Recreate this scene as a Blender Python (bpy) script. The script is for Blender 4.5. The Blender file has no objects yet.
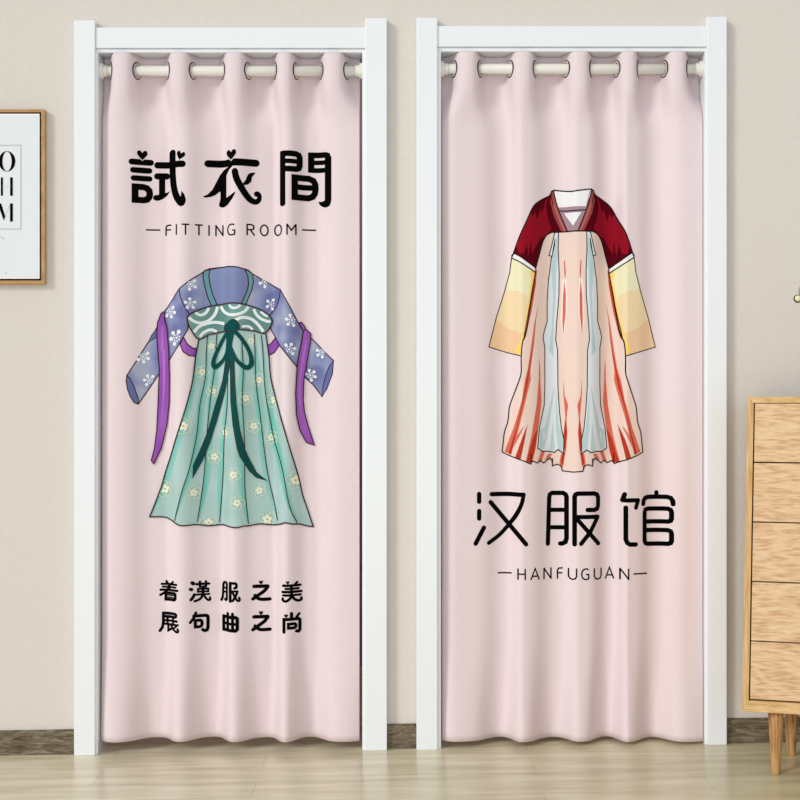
import bpy, bmesh, math, random
from mathutils import Vector, Matrix
random.seed(4)
PI = math.pi
scene = bpy.context.scene
COL = scene.collection

# ------------------------------------------------------------------ camera constants
F = 1420.0          # focal length in pixels of the 800 px frame
D = 4.0             # camera stands 4 m in front of the wall
ZC = 0.980          # camera height
SL = 0.0168         # the floor falls very slightly to the left

def PX(x, Y=0.0): return (x - 400.0) / F * (D + Y)
def PZ(y, Y=0.0): return ZC - (y - 400.0) / F * (D + Y)
def floor_z(X): return SL * X

# ------------------------------------------------------------------ helpers
def srgb(r, g, b):
    def f(c):
        c /= 255.0
        return c / 12.92 if c <= 0.04045 else ((c + 0.055) / 1.055) ** 2.4
    return (f(r), f(g), f(b), 1.0)

def mat(name, rgb, rough=0.6, spec=0.5, metal=0.0):
    m = bpy.data.materials.new(name); m.use_nodes = True
    b = m.node_tree.nodes['Principled BSDF']
    b.inputs['Base Color'].default_value = srgb(*rgb)
    b.inputs['Roughness'].default_value = rough
    b.inputs['Specular IOR Level'].default_value = spec
    b.inputs['Metallic'].default_value = metal
    return m

def nodes(m): return m.node_tree.nodes, m.node_tree.links, m.node_tree.nodes['Principled BSDF']

def noise_mat(name, c1, c2, scale=(1, 1, 1), nscale=5.0, rough=0.6, spec=0.5, detail=4.0, lo=0.35, hi=0.65, bump=0.0, c3=None, dist=0.0):
    """two or three colours mixed by stretched noise in object coordinates"""
    m = mat(name, c1, rough, spec); n, l, b = nodes(m)
    tc = n.new('ShaderNodeTexCoord'); mp = n.new('ShaderNodeMapping'); mp.inputs['Scale'].default_value = scale
    nz = n.new('ShaderNodeTexNoise'); nz.inputs['Scale'].default_value = nscale; nz.inputs['Detail'].default_value = detail
    nz.inputs['Distortion'].default_value = dist
    cr = n.new('ShaderNodeValToRGB')
    cr.color_ramp.elements[0].position = lo; cr.color_ramp.elements[0].color = srgb(*c1)
    cr.color_ramp.elements[1].position = hi; cr.color_ramp.elements[1].color = srgb(*c2)
    if c3:
        e = cr.color_ramp.elements.new((lo + hi) / 2); e.color = srgb(*c3)
    l.new(tc.outputs['Object'], mp.inputs['Vector']); l.new(mp.outputs['Vector'], nz.inputs['Vector'])
    l.new(nz.outputs['Fac'], cr.inputs['Fac']); l.new(cr.outputs['Color'], b.inputs['Base Color'])
    if bump:
        bp = n.new('ShaderNodeBump'); bp.inputs['Strength'].default_value = bump; bp.inputs['Distance'].default_value = 0.002
        l.new(nz.outputs['Fac'], bp.inputs['Height']); l.new(bp.outputs['Normal'], b.inputs['Normal'])
    return m

def thing(name, label, cat, loc=(0, 0, 0), rotz=0.0, group=None):
    o = bpy.data.objects.new(name, None); COL.objects.link(o)
    o.empty_display_size = 0.1
    o.location = loc; o.rotation_euler = (0, 0, rotz)
    o['label'] = label; o['category'] = cat
    if group: o['group'] = group
    return o

def pm(parent):
    if parent is None: return Matrix.Identity(4)
    return Matrix.Translation(parent.location) @ Matrix.Rotation(parent.rotation_euler[2], 4, 'Z')

def obj(name, bm, mats, parent=None, smooth=False, world=True):
    """links a bmesh given in world coordinates as one mesh object"""
    if not isinstance(mats, (list, tuple)): mats = [mats]
    if parent is not None and world:
        bm.transform(pm(parent).inverted())
    me = bpy.data.meshes.new(name); bm.to_mesh(me); bm.free()
    for m in mats: me.materials.append(m)
    if smooth:
        for p in me.polygons: p.use_smooth = True
    o = bpy.data.objects.new(name, me); COL.objects.link(o)
    if parent is not None: o.parent = parent
    return o

def box(bm, x0, x1, y0, y1, z0, z1, bev=0.0, mi=0, floor=False):
    if x0 > x1: x0, x1 = x1, x0
    if z0 > z1: z0, z1 = z1, z0
    vs = {}
    for i, x in enumerate((x0, x1)):
        for j, y in enumerate((y0, y1)):
            for k, z in enumerate((z0, z1)):
                zz = z + (floor_z(x) if (floor and k == 0) else 0)
                vs[i, j, k] = bm.verts.new((x, y, zz))
    fs = [((0,0,0),(1,0,0),(1,0,1),(0,0,1)), ((1,1,0),(0,1,0),(0,1,1),(1,1,1)),
          ((0,1,0),(0,0,0),(0,0,1),(0,1,1)), ((1,0,0),(1,1,0),(1,1,1),(1,0,1)),
          ((0,0,1),(1,0,1),(1,1,1),(0,1,1)), ((0,1,0),(1,1,0),(1,0,0),(0,0,0))]
    out = []
    for f in fs:
        fa = bm.faces.new([vs[k] for k in f]); fa.material_index = mi; out.append(fa)
    if bev > 0:
        ed = list({e for f in out for e in f.edges})
        bmesh.ops.bevel(bm, geom=ed, offset=bev, segments=2, profile=0.5, affect='EDGES')

def lathe(bm, prof, seg=32, axis='Z', c=(0, 0, 0), closed=False, mi=None):
    rings = []
    for r, h in prof:
        ring = []
        for i in range(seg):
            a = 2 * PI * i / seg
            if axis == 'Z': p = (c[0] + r * math.cos(a), c[1] + r * math.sin(a), c[2] + h)
            else: p = (c[0] + h, c[1] + r * math.cos(a), c[2] + r * math.sin(a))
            ring.append(bm.verts.new(p))
        rings.append(ring)
    n = len(rings)
    for k in range(n if closed else n - 1):
        A, B = rings[k], rings[(k + 1) % n]
        for i in range(seg):
            f = bm.faces.new((A[i], A[(i + 1) % seg], B[(i + 1) % seg], B[i]))
            if mi: f.material_index = mi[k]
    if not closed:
        bm.faces.new(rings[0]); bm.faces.new(rings[-1][::-1])
    bmesh.ops.recalc_face_normals(bm, faces=bm.faces)

def tube(bm, pts, rad, seg=10):
    rings = []
    for i, p in enumerate(pts):
        a = Vector(pts[max(i - 1, 0)]); b = Vector(pts[min(i + 1, len(pts) - 1)])
        t = (b - a).normalized(); u = t.cross(Vector((0, 1, 0.01))).normalized(); v = t.cross(u)
        r = rad[i] if isinstance(rad, (list, tuple)) else rad
        rings.append([bm.verts.new(Vector(p) + r * (math.cos(2*PI*k/seg) * u + math.sin(2*PI*k/seg) * v)) for k in range(seg)])
    for A, B in zip(rings, rings[1:]):
        for i in range(seg): bm.faces.new((A[i], A[(i+1) % seg], B[(i+1) % seg], B[i]))
    bm.faces.new(rings[0]); bm.faces.new(rings[-1][::-1])
    bmesh.ops.recalc_face_normals(bm, faces=bm.faces)

# ------------------------------------------------------------------ materials
M_wall = noise_mat('wall_paint', (219, 213, 205), (216, 210, 202), nscale=60, rough=0.85, spec=0.2, bump=0.05)
M_white = mat('white_lacquer', (235, 240, 244), 0.35, 0.4)
M_inner = mat('fitting_room_paint', (190, 170, 165), 0.9, 0.2)
M_cloth = noise_mat('blush_cloth', (231, 216, 219), (228, 212, 216), nscale=350, rough=0.9, spec=0.1, bump=0.10)
M_ink = mat('black_print', (3, 3, 3), 0.9, 0.05)
M_rod = mat('cream_plastic', (232, 230, 222), 0.4, 0.4)
M_hole_shade = mat('hole_shade_rim', (18, 16, 16), 0.6, 0.3)  # shade of the gap round the rod, put into the eyelet's outer colour

def floor_material():
    m = mat('laminate_floor', (196, 186, 160), 0.22, 0.5); n, l, b = nodes(m)
    tc = n.new('ShaderNodeTexCoord')
    br = n.new('ShaderNodeTexBrick')
    br.inputs['Scale'].default_value = 1.0; br.inputs['Brick Width'].default_value = 1.15; br.inputs['Row Height'].default_value = 0.145
    br.inputs['Mortar Size'].default_value = 0.0012; br.inputs['Mortar Smooth'].default_value = 0.3; br.inputs['Bias'].default_value = 0.0
    br.inputs['Color1'].default_value = srgb(246, 238, 218); br.inputs['Color2'].default_value = srgb(236, 229, 207)
    br.inputs['Mortar'].default_value = srgb(214, 205, 180)
    br.offset = 0.37
    mp0 = n.new('ShaderNodeMapping'); mp0.inputs['Location'].default_value = (0.37, 0.045, 0)
    l.new(tc.outputs['Object'], mp0.inputs['Vector']); l.new(mp0.outputs['Vector'], br.inputs['Vector'])
    mp = n.new('ShaderNodeMapping'); mp.inputs['Scale'].default_value = (1.1, 10, 1)
    nz = n.new('ShaderNodeTexNoise'); nz.inputs['Scale'].default_value = 2.2; nz.inputs['Detail'].default_value = 6; nz.inputs['Distortion'].default_value = 0.3
    l.new(tc.outputs['Object'], mp.inputs['Vector']); l.new(mp.outputs['Vector'], nz.inputs['Vector'])
    cr = n.new('ShaderNodeValToRGB')
    cr.color_ramp.elements[0].position = 0.33; cr.color_ramp.elements[0].color = srgb(212, 203, 184)
    cr.color_ramp.elements[1].position = 0.68; cr.color_ramp.elements[1].color = srgb(255, 253, 246)
    l.new(nz.outputs['Fac'], cr.inputs['Fac'])
    mx = n.new('ShaderNodeMix'); mx.data_type = 'RGBA'; mx.blend_type = 'MULTIPLY'; mx.inputs['Factor'].default_value = 0.8
    l.new(br.outputs['Color'], mx.inputs['A']); l.new(cr.outputs['Color'], mx.inputs['B'])
    # a cooler, greener tone of board towards the chest
    nz2 = n.new('ShaderNodeTexNoise'); nz2.inputs['Scale'].default_value = 0.9; nz2.inputs['Detail'].default_value = 1
    sx = n.new('ShaderNodeSeparateXYZ'); l.new(tc.outputs['Object'], sx.inputs['Vector'])
    mr = n.new('ShaderNodeMapRange'); mr.inputs['From Min'].default_value = -1.0; mr.inputs['From Max'].default_value = 1.2
    l.new(sx.outputs['X'], mr.inputs['Value'])
    mx2 = n.new('ShaderNodeMix'); mx2.data_type = 'RGBA'; mx2.blend_type = 'MULTIPLY'
    mx2.inputs['B'].default_value = srgb(220, 223, 206)
    l.new(mr.outputs['Result'], mx2.inputs['Factor']); l.new(mx.outputs['Result'], mx2.inputs['A'])
    l.new(mx2.outputs['Result'], b.inputs['Base Color'])
    return m
M_floor = floor_material()

def oak_material(name, c1, c2, c3, vertical=False, s=1.0):
    m = mat(name, c1, 0.55, 0.3); n, l, b = nodes(m)
    tc = n.new('ShaderNodeTexCoord'); mp = n.new('ShaderNodeMapping')
    mp.inputs['Scale'].default_value = (30*s, 8*s, 1.6*s) if vertical else (3.6*s, 3*s, 22*s)
    oi = n.new('ShaderNodeObjectInfo')
    sc_ = n.new('ShaderNodeVectorMath'); sc_.operation = 'SCALE'; sc_.inputs['Scale'].default_value = 37.0
    cx = n.new('ShaderNodeCombineXYZ'); l.new(oi.outputs['Random'], cx.inputs['X']); l.new(oi.outputs['Random'], cx.inputs['Z'])
    l.new(cx.outputs['Vector'], sc_.inputs[0])
    ad = n.new('ShaderNodeVectorMath'); ad.operation = 'ADD'
    l.new(tc.outputs['Object'], mp.inputs['Vector']); l.new(mp.outputs['Vector'], ad.inputs[0]); l.new(sc_.outputs['Vector'], ad.inputs[1])
    n1 = n.new('ShaderNodeTexNoise'); n1.inputs['Scale'].default_value = 1.0; n1.inputs['Detail'].default_value = 2; n1.inputs['Distortion'].default_value = 0.6
    l.new(ad.outputs['Vector'], n1.inputs['Vector'])
    mu = n.new('ShaderNodeMath'); mu.operation = 'MULTIPLY'; mu.inputs[1].default_value = 46.0
    si = n.new('ShaderNodeMath'); si.operation = 'SINE'
    l.new(n1.outputs['Fac'], mu.inputs[0]); l.new(mu.outputs['Value'], si.inputs[0])
    n2 = n.new('ShaderNodeTexNoise'); n2.inputs['Scale'].default_value = 9.0; n2.inputs['Detail'].default_value = 6
    l.new(ad.outputs['Vector'], n2.inputs['Vector'])
    m2 = n.new('ShaderNodeMath'); m2.operation = 'MULTIPLY_ADD'; m2.inputs[1].default_value = 0.10
    l.new(si.outputs['Value'], m2.inputs[0]); l.new(n2.outputs['Fac'], m2.inputs[2])
    cr = n.new('ShaderNodeValToRGB')
    cr.color_ramp.elements[0].position = 0.30; cr.color_ramp.elements[0].color = srgb(*c2)
    cr.color_ramp.elements[1].position = 0.72; cr.color_ramp.elements[1].color = srgb(*c3)
    e = cr.color_ramp.elements.new(0.48); e.color = srgb(*c1)
    l.new(m2.outputs['Value'], cr.inputs['Fac']); l.new(cr.outputs['Color'], b.inputs['Base Color'])
    return m
M_oak = oak_material('oak_drawer', (218, 183, 142), (198, 158, 114), (230, 200, 162))
M_oakf = oak_material('oak_frame', (206, 166, 110), (184, 142, 88), (222, 186, 134), vertical=True)
M_oakl = oak_material('oak_leg', (190, 144, 92), (150, 108, 66), (212, 170, 118), vertical=True)
M_gap = mat('drawer_gap', (52, 30, 26), 0.8, 0.1)

def base_material():
    m = mat('brown_baseboard', (104, 92, 74), 0.5, 0.3); n, l, b = nodes(m)
    tc = n.new('ShaderNodeTexCoord'); mp = n.new('ShaderNodeMapping'); mp.inputs['Scale'].default_value = (9, 9, 60)
    l.new(tc.outputs['Object'], mp.inputs['Vector'])
    nz = n.new('ShaderNodeTexNoise'); nz.inputs['Scale'].default_value = 1.6; nz.inputs['Detail'].default_value = 8; nz.inputs['Distortion'].default_value = 1.4
    nz.inputs['Roughness'].default_value = 0.75
    l.new(mp.outputs['Vector'], nz.inputs['Vector'])
    cr = n.new('ShaderNodeValToRGB')
    cr.color_ramp.elements[0].position = 0.36; cr.color_ramp.elements[0].color = srgb(70, 58, 44)
    cr.color_ramp.elements[1].position = 0.66; cr.color_ramp.elements[1].color = srgb(156, 146, 124)
    e = cr.color_ramp.elements.new(0.5); e.color = srgb(108, 96, 76)
    l.new(nz.outputs['Fac'], cr.inputs['Fac']); l.new(cr.outputs['Color'], b.inputs['Base Color'])
    return m
M_base = base_material()

# ------------------------------------------------------------------ the setting
def struct(name, bm, m, parent=None, smooth=False):
    o = obj(name, bm, m, parent, smooth)
    if parent is None: o['kind'] = 'structure'
    return o

CF = -0.030   # front of the door casings
WT = 0.14     # wall thickness
# openings: (left inner edge, right inner edge, top) measured at the jamb
OPEN = [(PX(98.0, -0.02), PX(362.3, -0.02), PZ(51.3, CF)),
        (PX(441.0, -0.02), PX(704.8, -0.02), PZ(50.3, CF))]
XL, XR, ZT = -2.3, 2.3, 2.65
bm = bmesh.new()
lin = 0.010     # jamb lining thickness beyond the opening
xs = [XL, OPEN[0][0] - lin, OPEN[0][1] + lin, OPEN[1][0] - lin, OPEN[1][1] + lin, XR]
for i in (0, 2, 4): box(bm, xs[i], xs[i+1], 0, WT, 0, ZT, floor=True)
box(bm, xs[1], xs[2], 0, WT, OPEN[0][2] + lin, ZT)
box(bm, xs[3], xs[4], 0, WT, OPEN[1][2] + lin, ZT)
struct('wall_back', bm, M_wall)

bm = bmesh.new()
box(bm, XL, XR, -4.6, 1.35, -0.05, 0)
for v in bm.verts: v.co.z += floor_z(v.co.x)
struct('floor', bm, M_floor)

# the two little fitting rooms behind the curtains share walls and a ceiling
bm = bmesh.new(); box(bm, -1.3, 1.3, 1.25, 1.33, 0, 2.45, floor=True); struct('wall_fitting_rooms_far', bm, M_inner)
bm = bmesh.new(); box(bm, -1.3, -1.22, WT, 1.25, 0, 2.45, floor=True); struct('wall_fitting_rooms_left', bm, M_inner)
bm = bmesh.new(); box(bm, 1.22, 1.3, WT, 1.25, 0, 2.45, floor=True); struct('wall_fitting_rooms_right', bm, M_inner)
xm = (OPEN[0][1] + OPEN[1][0]) / 2
bm = bmesh.new(); box(bm, xm - 0.03, xm + 0.03, WT, 1.25, 0, 2.45, floor=True); struct('wall_fitting_rooms_middle', bm, M_inner)
bm = bmesh.new(); box(bm, -1.3, 1.3, WT, 1.33, 2.45, 2.5); struct('ceiling_fitting_rooms', bm, M_inner)

def baseboard(name, x0, x1, h=0.0685):
    bm = bmesh.new()
    prof = [(0, 0), (-0.012, 0), (-0.012, h - 0.009), (-0.009, h - 0.005), (-0.007, h - 0.004), (-0.007, h), (0, h)]
    A = [bm.verts.new((x0, y, z + floor_z(x0))) for y, z in prof]
    B = [bm.verts.new((x1, y, z + floor_z(x1))) for y, z in prof]
    n = len(prof)
    for i in range(n): bm.faces.new((A[i], A[(i+1) % n], B[(i+1) % n], B[i]))
    bm.faces.new(A); bm.faces.new(B[::-1])
    bmesh.ops.recalc_face_normals(bm, faces=bm.faces)
    struct(name, bm, M_base)

def door(n, xl0, xl1, xr0, xr1, ytl, ytr, yh0, yh1, ylip, op):
    """white frame: two tall posts, a header with a lip, and the jamb lining"""
    t = bpy.data.objects.new('door_%d' % n, None); COL.objects.link(t); t['kind'] = 'structure'
    cx = (op[0] + op[1]) / 2
    t.location = (cx, 0, floor_z(cx)); t.empty_display_size = 0.1
    for (a, b, yt) in ((xl0, xl1, ytl), (xr0, xr1, ytr)):
        bm = bmesh.new(); box(bm, PX(a, CF), PX(b, CF), CF, -0.0005, 0, PZ(yt, CF), bev=0.0022, floor=True)
        obj('post', bm, M_white, t)
    hb = CF + 0.006
    bm = bmesh.new(); box(bm, PX(xl1, CF), PX(xr0, CF), hb, -0.0005, PZ(yh1, hb), PZ(yh0, hb), bev=0.0015)
    hd = obj('header', bm, M_white, t)
    bm = bmesh.new(); box(bm, PX(xl1, CF), PX(xr0, CF), hb + 0.007, -0.0005, op[2], PZ(yh1, hb) - 0.0005, bev=0.001)
    obj('header_lip', bm, M_white, t)
    # lining of the opening
    bm = bmesh.new(); box(bm, op[0] - lin, op[0], -0.02, WT + 0.002, 0, op[2], bev=0.001, floor=True); obj('jamb', bm, M_white, t)
    bm = bmesh.new(); box(bm, op[1], op[1] + lin, -0.02, WT + 0.002, 0, op[2], bev=0.001, floor=True); obj('jamb', bm, M_white, t)
    bm = bmesh.new(); box(bm, op[0] - lin, op[1] + lin, 0, WT + 0.002, op[2] + 0.0005, op[2] + lin); obj('head_jamb', bm, M_white, t)
    return t
door(1, 73.9, 95.0, 365.0, 387.0, 20, 17.8, 27.3, 48.0, 51, OPEN[0])
door(2, 416.5, 437.5, 707.0, 727.0, 17.5, 16.5, 25.8, 46.6, 50, OPEN[1])
baseboard('baseboard_left', XL, PX(73.9, CF) - 0.0005)
baseboard('baseboard_middle', PX(387, CF) + 0.0005, PX(416.5, CF) - 0.0005)
baseboard('baseboard_right', PX(727, CF) + 0.0005, XR)

# ------------------------------------------------------------------ curtains
YR = 0.013          # depth of the rods and mean depth of the cloth
R_ROD = 0.0147; R_HOLE = 0.0235
GX, GZ = 0.004, 0.02

def sstep(a, b, x):
    t = max(0.0, min(1.0, (x - a) / (b - a))); return t * t * (3 - 2 * t)

class Curtain:
    def __init__(s, cross, xl, xr, yrod, ytop, ybot, seed):
        s.cx = [PX(c, YR) for c in cross]
        s.xl, s.xr = xl, xr
        s.zr = PZ(yrod, YR)
        s.zt = PZ(ytop, YR - 0.04); s.zb = PZ(ybot, YR - 0.03)
        s.seed = seed
        mean = (s.cx[-1] - s.cx[0]) / (len(s.cx) - 1)
        s.kh = [s.cx[0] - mean] + s.cx + [s.cx[-1] + mean]
        low = [xl - 0.013] + s.cx[1:-1] + [xr + 0.010]
        s.kl = [low[0] - mean] + low + [low[-1] + mean]
        s.cache = {}
    def phase(s, X, hd):
        k = [a * hd + b * (1 - hd) for a, b in zip(s.kh, s.kl)]
        for i in range(len(k) - 1):
            if X <= k[i+1] or i == len(k) - 2:
                t = (X - k[i]) / (k[i+1] - k[i])
                # cubic through the knots keeps the folds round
                m0 = (k[min(i+1, len(k)-1)] - k[max(i-1, 0)]) / (2 if i > 0 else 1)
                m1 = (k[min(i+2, len(k)-1)] - k[i]) / (2 if i < len(k) - 2 else 1)
                h = k[i+1] - k[i]; d0 = h / m0; d1 = h / m1
                p = (2*t**3-3*t**2+1)*i + (t**3-2*t**2+t)*d0 + (-2*t**3+3*t**2)*(i+1) + (t**3-t**2)*d1
                return (p - 1) * PI
    def Y(s, X, Z):
        hd = sstep(1.74, 1.88, Z); hm = 1 - sstep(0.0, 0.36, Z)
        ph = s.phase(X + (1 - hd) * 0.002 * math.sin(2.1 * Z + s.seed), hd)
        b = 0.62 * hd + (1 - hd) * 1.5
        # the cloth falls back gently and comes forward quickly
        tau = (1 + 0.34 * (1 - hd) * (1 - 0.5 * hm)) * PI
        psi = (ph - PI / 2) % (2 * PI)
        sn = math.cos(psi / tau * PI if psi < tau else PI + (psi - tau) / (2 * PI - tau) * PI)
        W = sn / math.sqrt(sn * sn + b * b) * math.sqrt(1 + b * b)
        irr = 1 + 0.22 * math.sin(0.61 * ph + s.seed) * (1 - hd)
        A = 0.038 * hd + (1 - hd) * (0.0165 * irr + 0.015 * hm)
        # ph in (0,pi) after the first eyelet is the front of the fold
        # slim secondary ripple lower down
        rp = 0.0016 * (1 - hd) * math.sin(2 * ph + 1.3 * s.seed)
        y = YR - A * W + rp
        e = min(1.0, max(0.0, (X - s.xl) / 0.02)); e2 = min(1.0, max(0.0, (s.xr - X) / 0.02))
        return y
    def YL(s, X, Z):
        """the same surface, bilinear on the cloth's own grid, so prints lie exactly on it"""
        i = math.floor(X / GX); j = math.floor(Z / GZ)
        def g(a, b):
            if (a, b) not in s.cache: s.cache[a, b] = s.Y(a * GX, b * GZ)
            return s.cache[a, b]
        u = X / GX - i; v = Z / GZ - j
        return (g(i, j) * (1-u) + g(i+1, j) * u) * (1-v) + (g(i, j+1) * (1-u) + g(i+1, j+1) * u) * v
    def build(s, parent):
        cols = set(); k = math.ceil(s.xl / GX)
        while k * GX < s.xr: cols.add(round(k * GX, 6)); k += 1
        cols |= {s.xl, s.xr}
        for c in s.cx:
            for i in range(-30, 31): cols.add(round(c + i * 0.0003, 6))
        cols = sorted(c for c in cols if s.xl <= c <= s.xr)
        rows = set(); k = math.ceil(s.zb / GZ)
        while k * GZ < s.zt: rows.add(round(k * GZ, 6)); k += 1
        rows |= {s.zb, s.zt}
        for i in range(-22, 23): rows.add(round(s.zr + i * 0.0014, 6))
        rows = sorted(r for r in rows if s.zb <= r <= s.zt)
        bm = bmesh.new()
        V = [[bm.verts.new((x, s.Y(x, z), z)) for x in cols] for z in rows]
        for j in range(len(rows) - 1):
            for i in range(len(cols) - 1):
                bm.faces.new((V[j][i], V[j][i+1], V[j+1][i+1], V[j+1][i]))
        # real holes for the rod
        kill = set()
        jr = [j for j in range(len(rows)) if abs(rows[j] - s.zr) < 0.032]
        for c in s.cx:
            ic = [i for i in range(len(cols)) if abs(cols[i] - c) < 0.012]
            if not ic: continue
            i0, i1 = ic[0], ic[-1]
            L = {}; acc = 0; pts = [Vector((cols[i], s.Y(cols[i], s.zr))) for i in range(i0, i1 + 1)]
            for q in range(len(pts)):
                if q: acc += (pts[q] - pts[q-1]).length
                L[i0 + q] = acc
            cc = min(range(i0, i1 + 1), key=lambda i: abs(cols[i] - c)); base = L[cc]
            for i in L: L[i] -= base
            dead = set()
            for j in jr[:-1]:
                for i in range(i0, i1):
                    ls = (L[i] + L[i+1]) / 2; lz = (rows[j] + rows[j+1]) / 2 - s.zr
                    if ls * ls + lz * lz < R_HOLE ** 2: dead.add((i, j))
            for (i, j) in dead:
                for f in V[j][i].link_faces:
                    if V[j+1][i+1] in f.verts: kill.add(f)
            def atL(l):
                for i in range(i0, i1):
                    if L[i] <= l <= L[i+1]:
                        t = (l - L[i]) / (L[i+1] - L[i]); return cols[i] + t * (cols[i+1] - cols[i])
                return cols[i0] if l < 0 else cols[i1]
            vs = {}
            for (i, j) in dead:
                for (a, b_) in ((i, j), (i+1, j), (i, j+1), (i+1, j+1)):
                    if not all(((a-1+p), (b_-1+q)) in dead for p in (0, 1) for q in (0, 1)): vs[a, b_] = 1
            for (a, b_) in vs:
                l, z = L[a], rows[b_] - s.zr; r = math.hypot(l, z)
                if r < 1e-6: continue
                l2, z2 = l / r * R_HOLE, z / r * R_HOLE
                x2 = atL(l2); V[b_][a].co = Vector((x2, s.Y(x2, s.zr + z2), s.zr + z2))
        bmesh.ops.delete(bm, geom=list(kill), context='FACES')
        o = obj('cloth', bm, M_cloth, parent, smooth=True)
        md = o.modifiers.new('thickness', 'SOLIDIFY'); md.thickness = 0.0008; md.offset = -1
        # eyelets
        for c in s.cx:
            e = 0.0006
            tx = Vector((2 * e, s.Y(c + e, s.zr) - s.Y(c - e, s.zr), 0)).normalized()
            nrm = Vector((-tx.y, tx.x, 0))
            bm = bmesh.new()
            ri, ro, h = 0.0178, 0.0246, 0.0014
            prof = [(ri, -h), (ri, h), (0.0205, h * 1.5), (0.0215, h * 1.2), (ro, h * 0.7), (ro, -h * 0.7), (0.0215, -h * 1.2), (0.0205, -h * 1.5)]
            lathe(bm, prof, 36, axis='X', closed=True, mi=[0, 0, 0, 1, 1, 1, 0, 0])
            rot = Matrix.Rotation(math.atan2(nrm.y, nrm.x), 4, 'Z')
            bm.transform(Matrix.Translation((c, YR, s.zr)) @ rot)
            obj('eyelet', bm, [M_rod, M_hole_shade], parent, smooth=True)
        return o

# ------------------------------------------------------------------ printing on the cloth
def catmull(pts, n=6, closed=False):
    P = [Vector(p) for p in pts]; out = []; N = len(P)
    rng = range(N if closed else N - 1)
    for i in rng:
        if closed: a, b, c, d = P[(i-1) % N], P[i], P[(i+1) % N], P[(i+2) % N]
        else: a, b, c, d = P[max(i-1, 0)], P[i], P[i+1], P[min(i+2, N-1)]
        for k in range(n):
            t = k / n
            out.append(0.5 * ((2*b) + (c-a)*t + (2*a-5*b+4*c-d)*t*t + (-a+3*b-3*c+d)*t**3))
    if not closed: out.append(P[-1])
    return out

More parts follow.
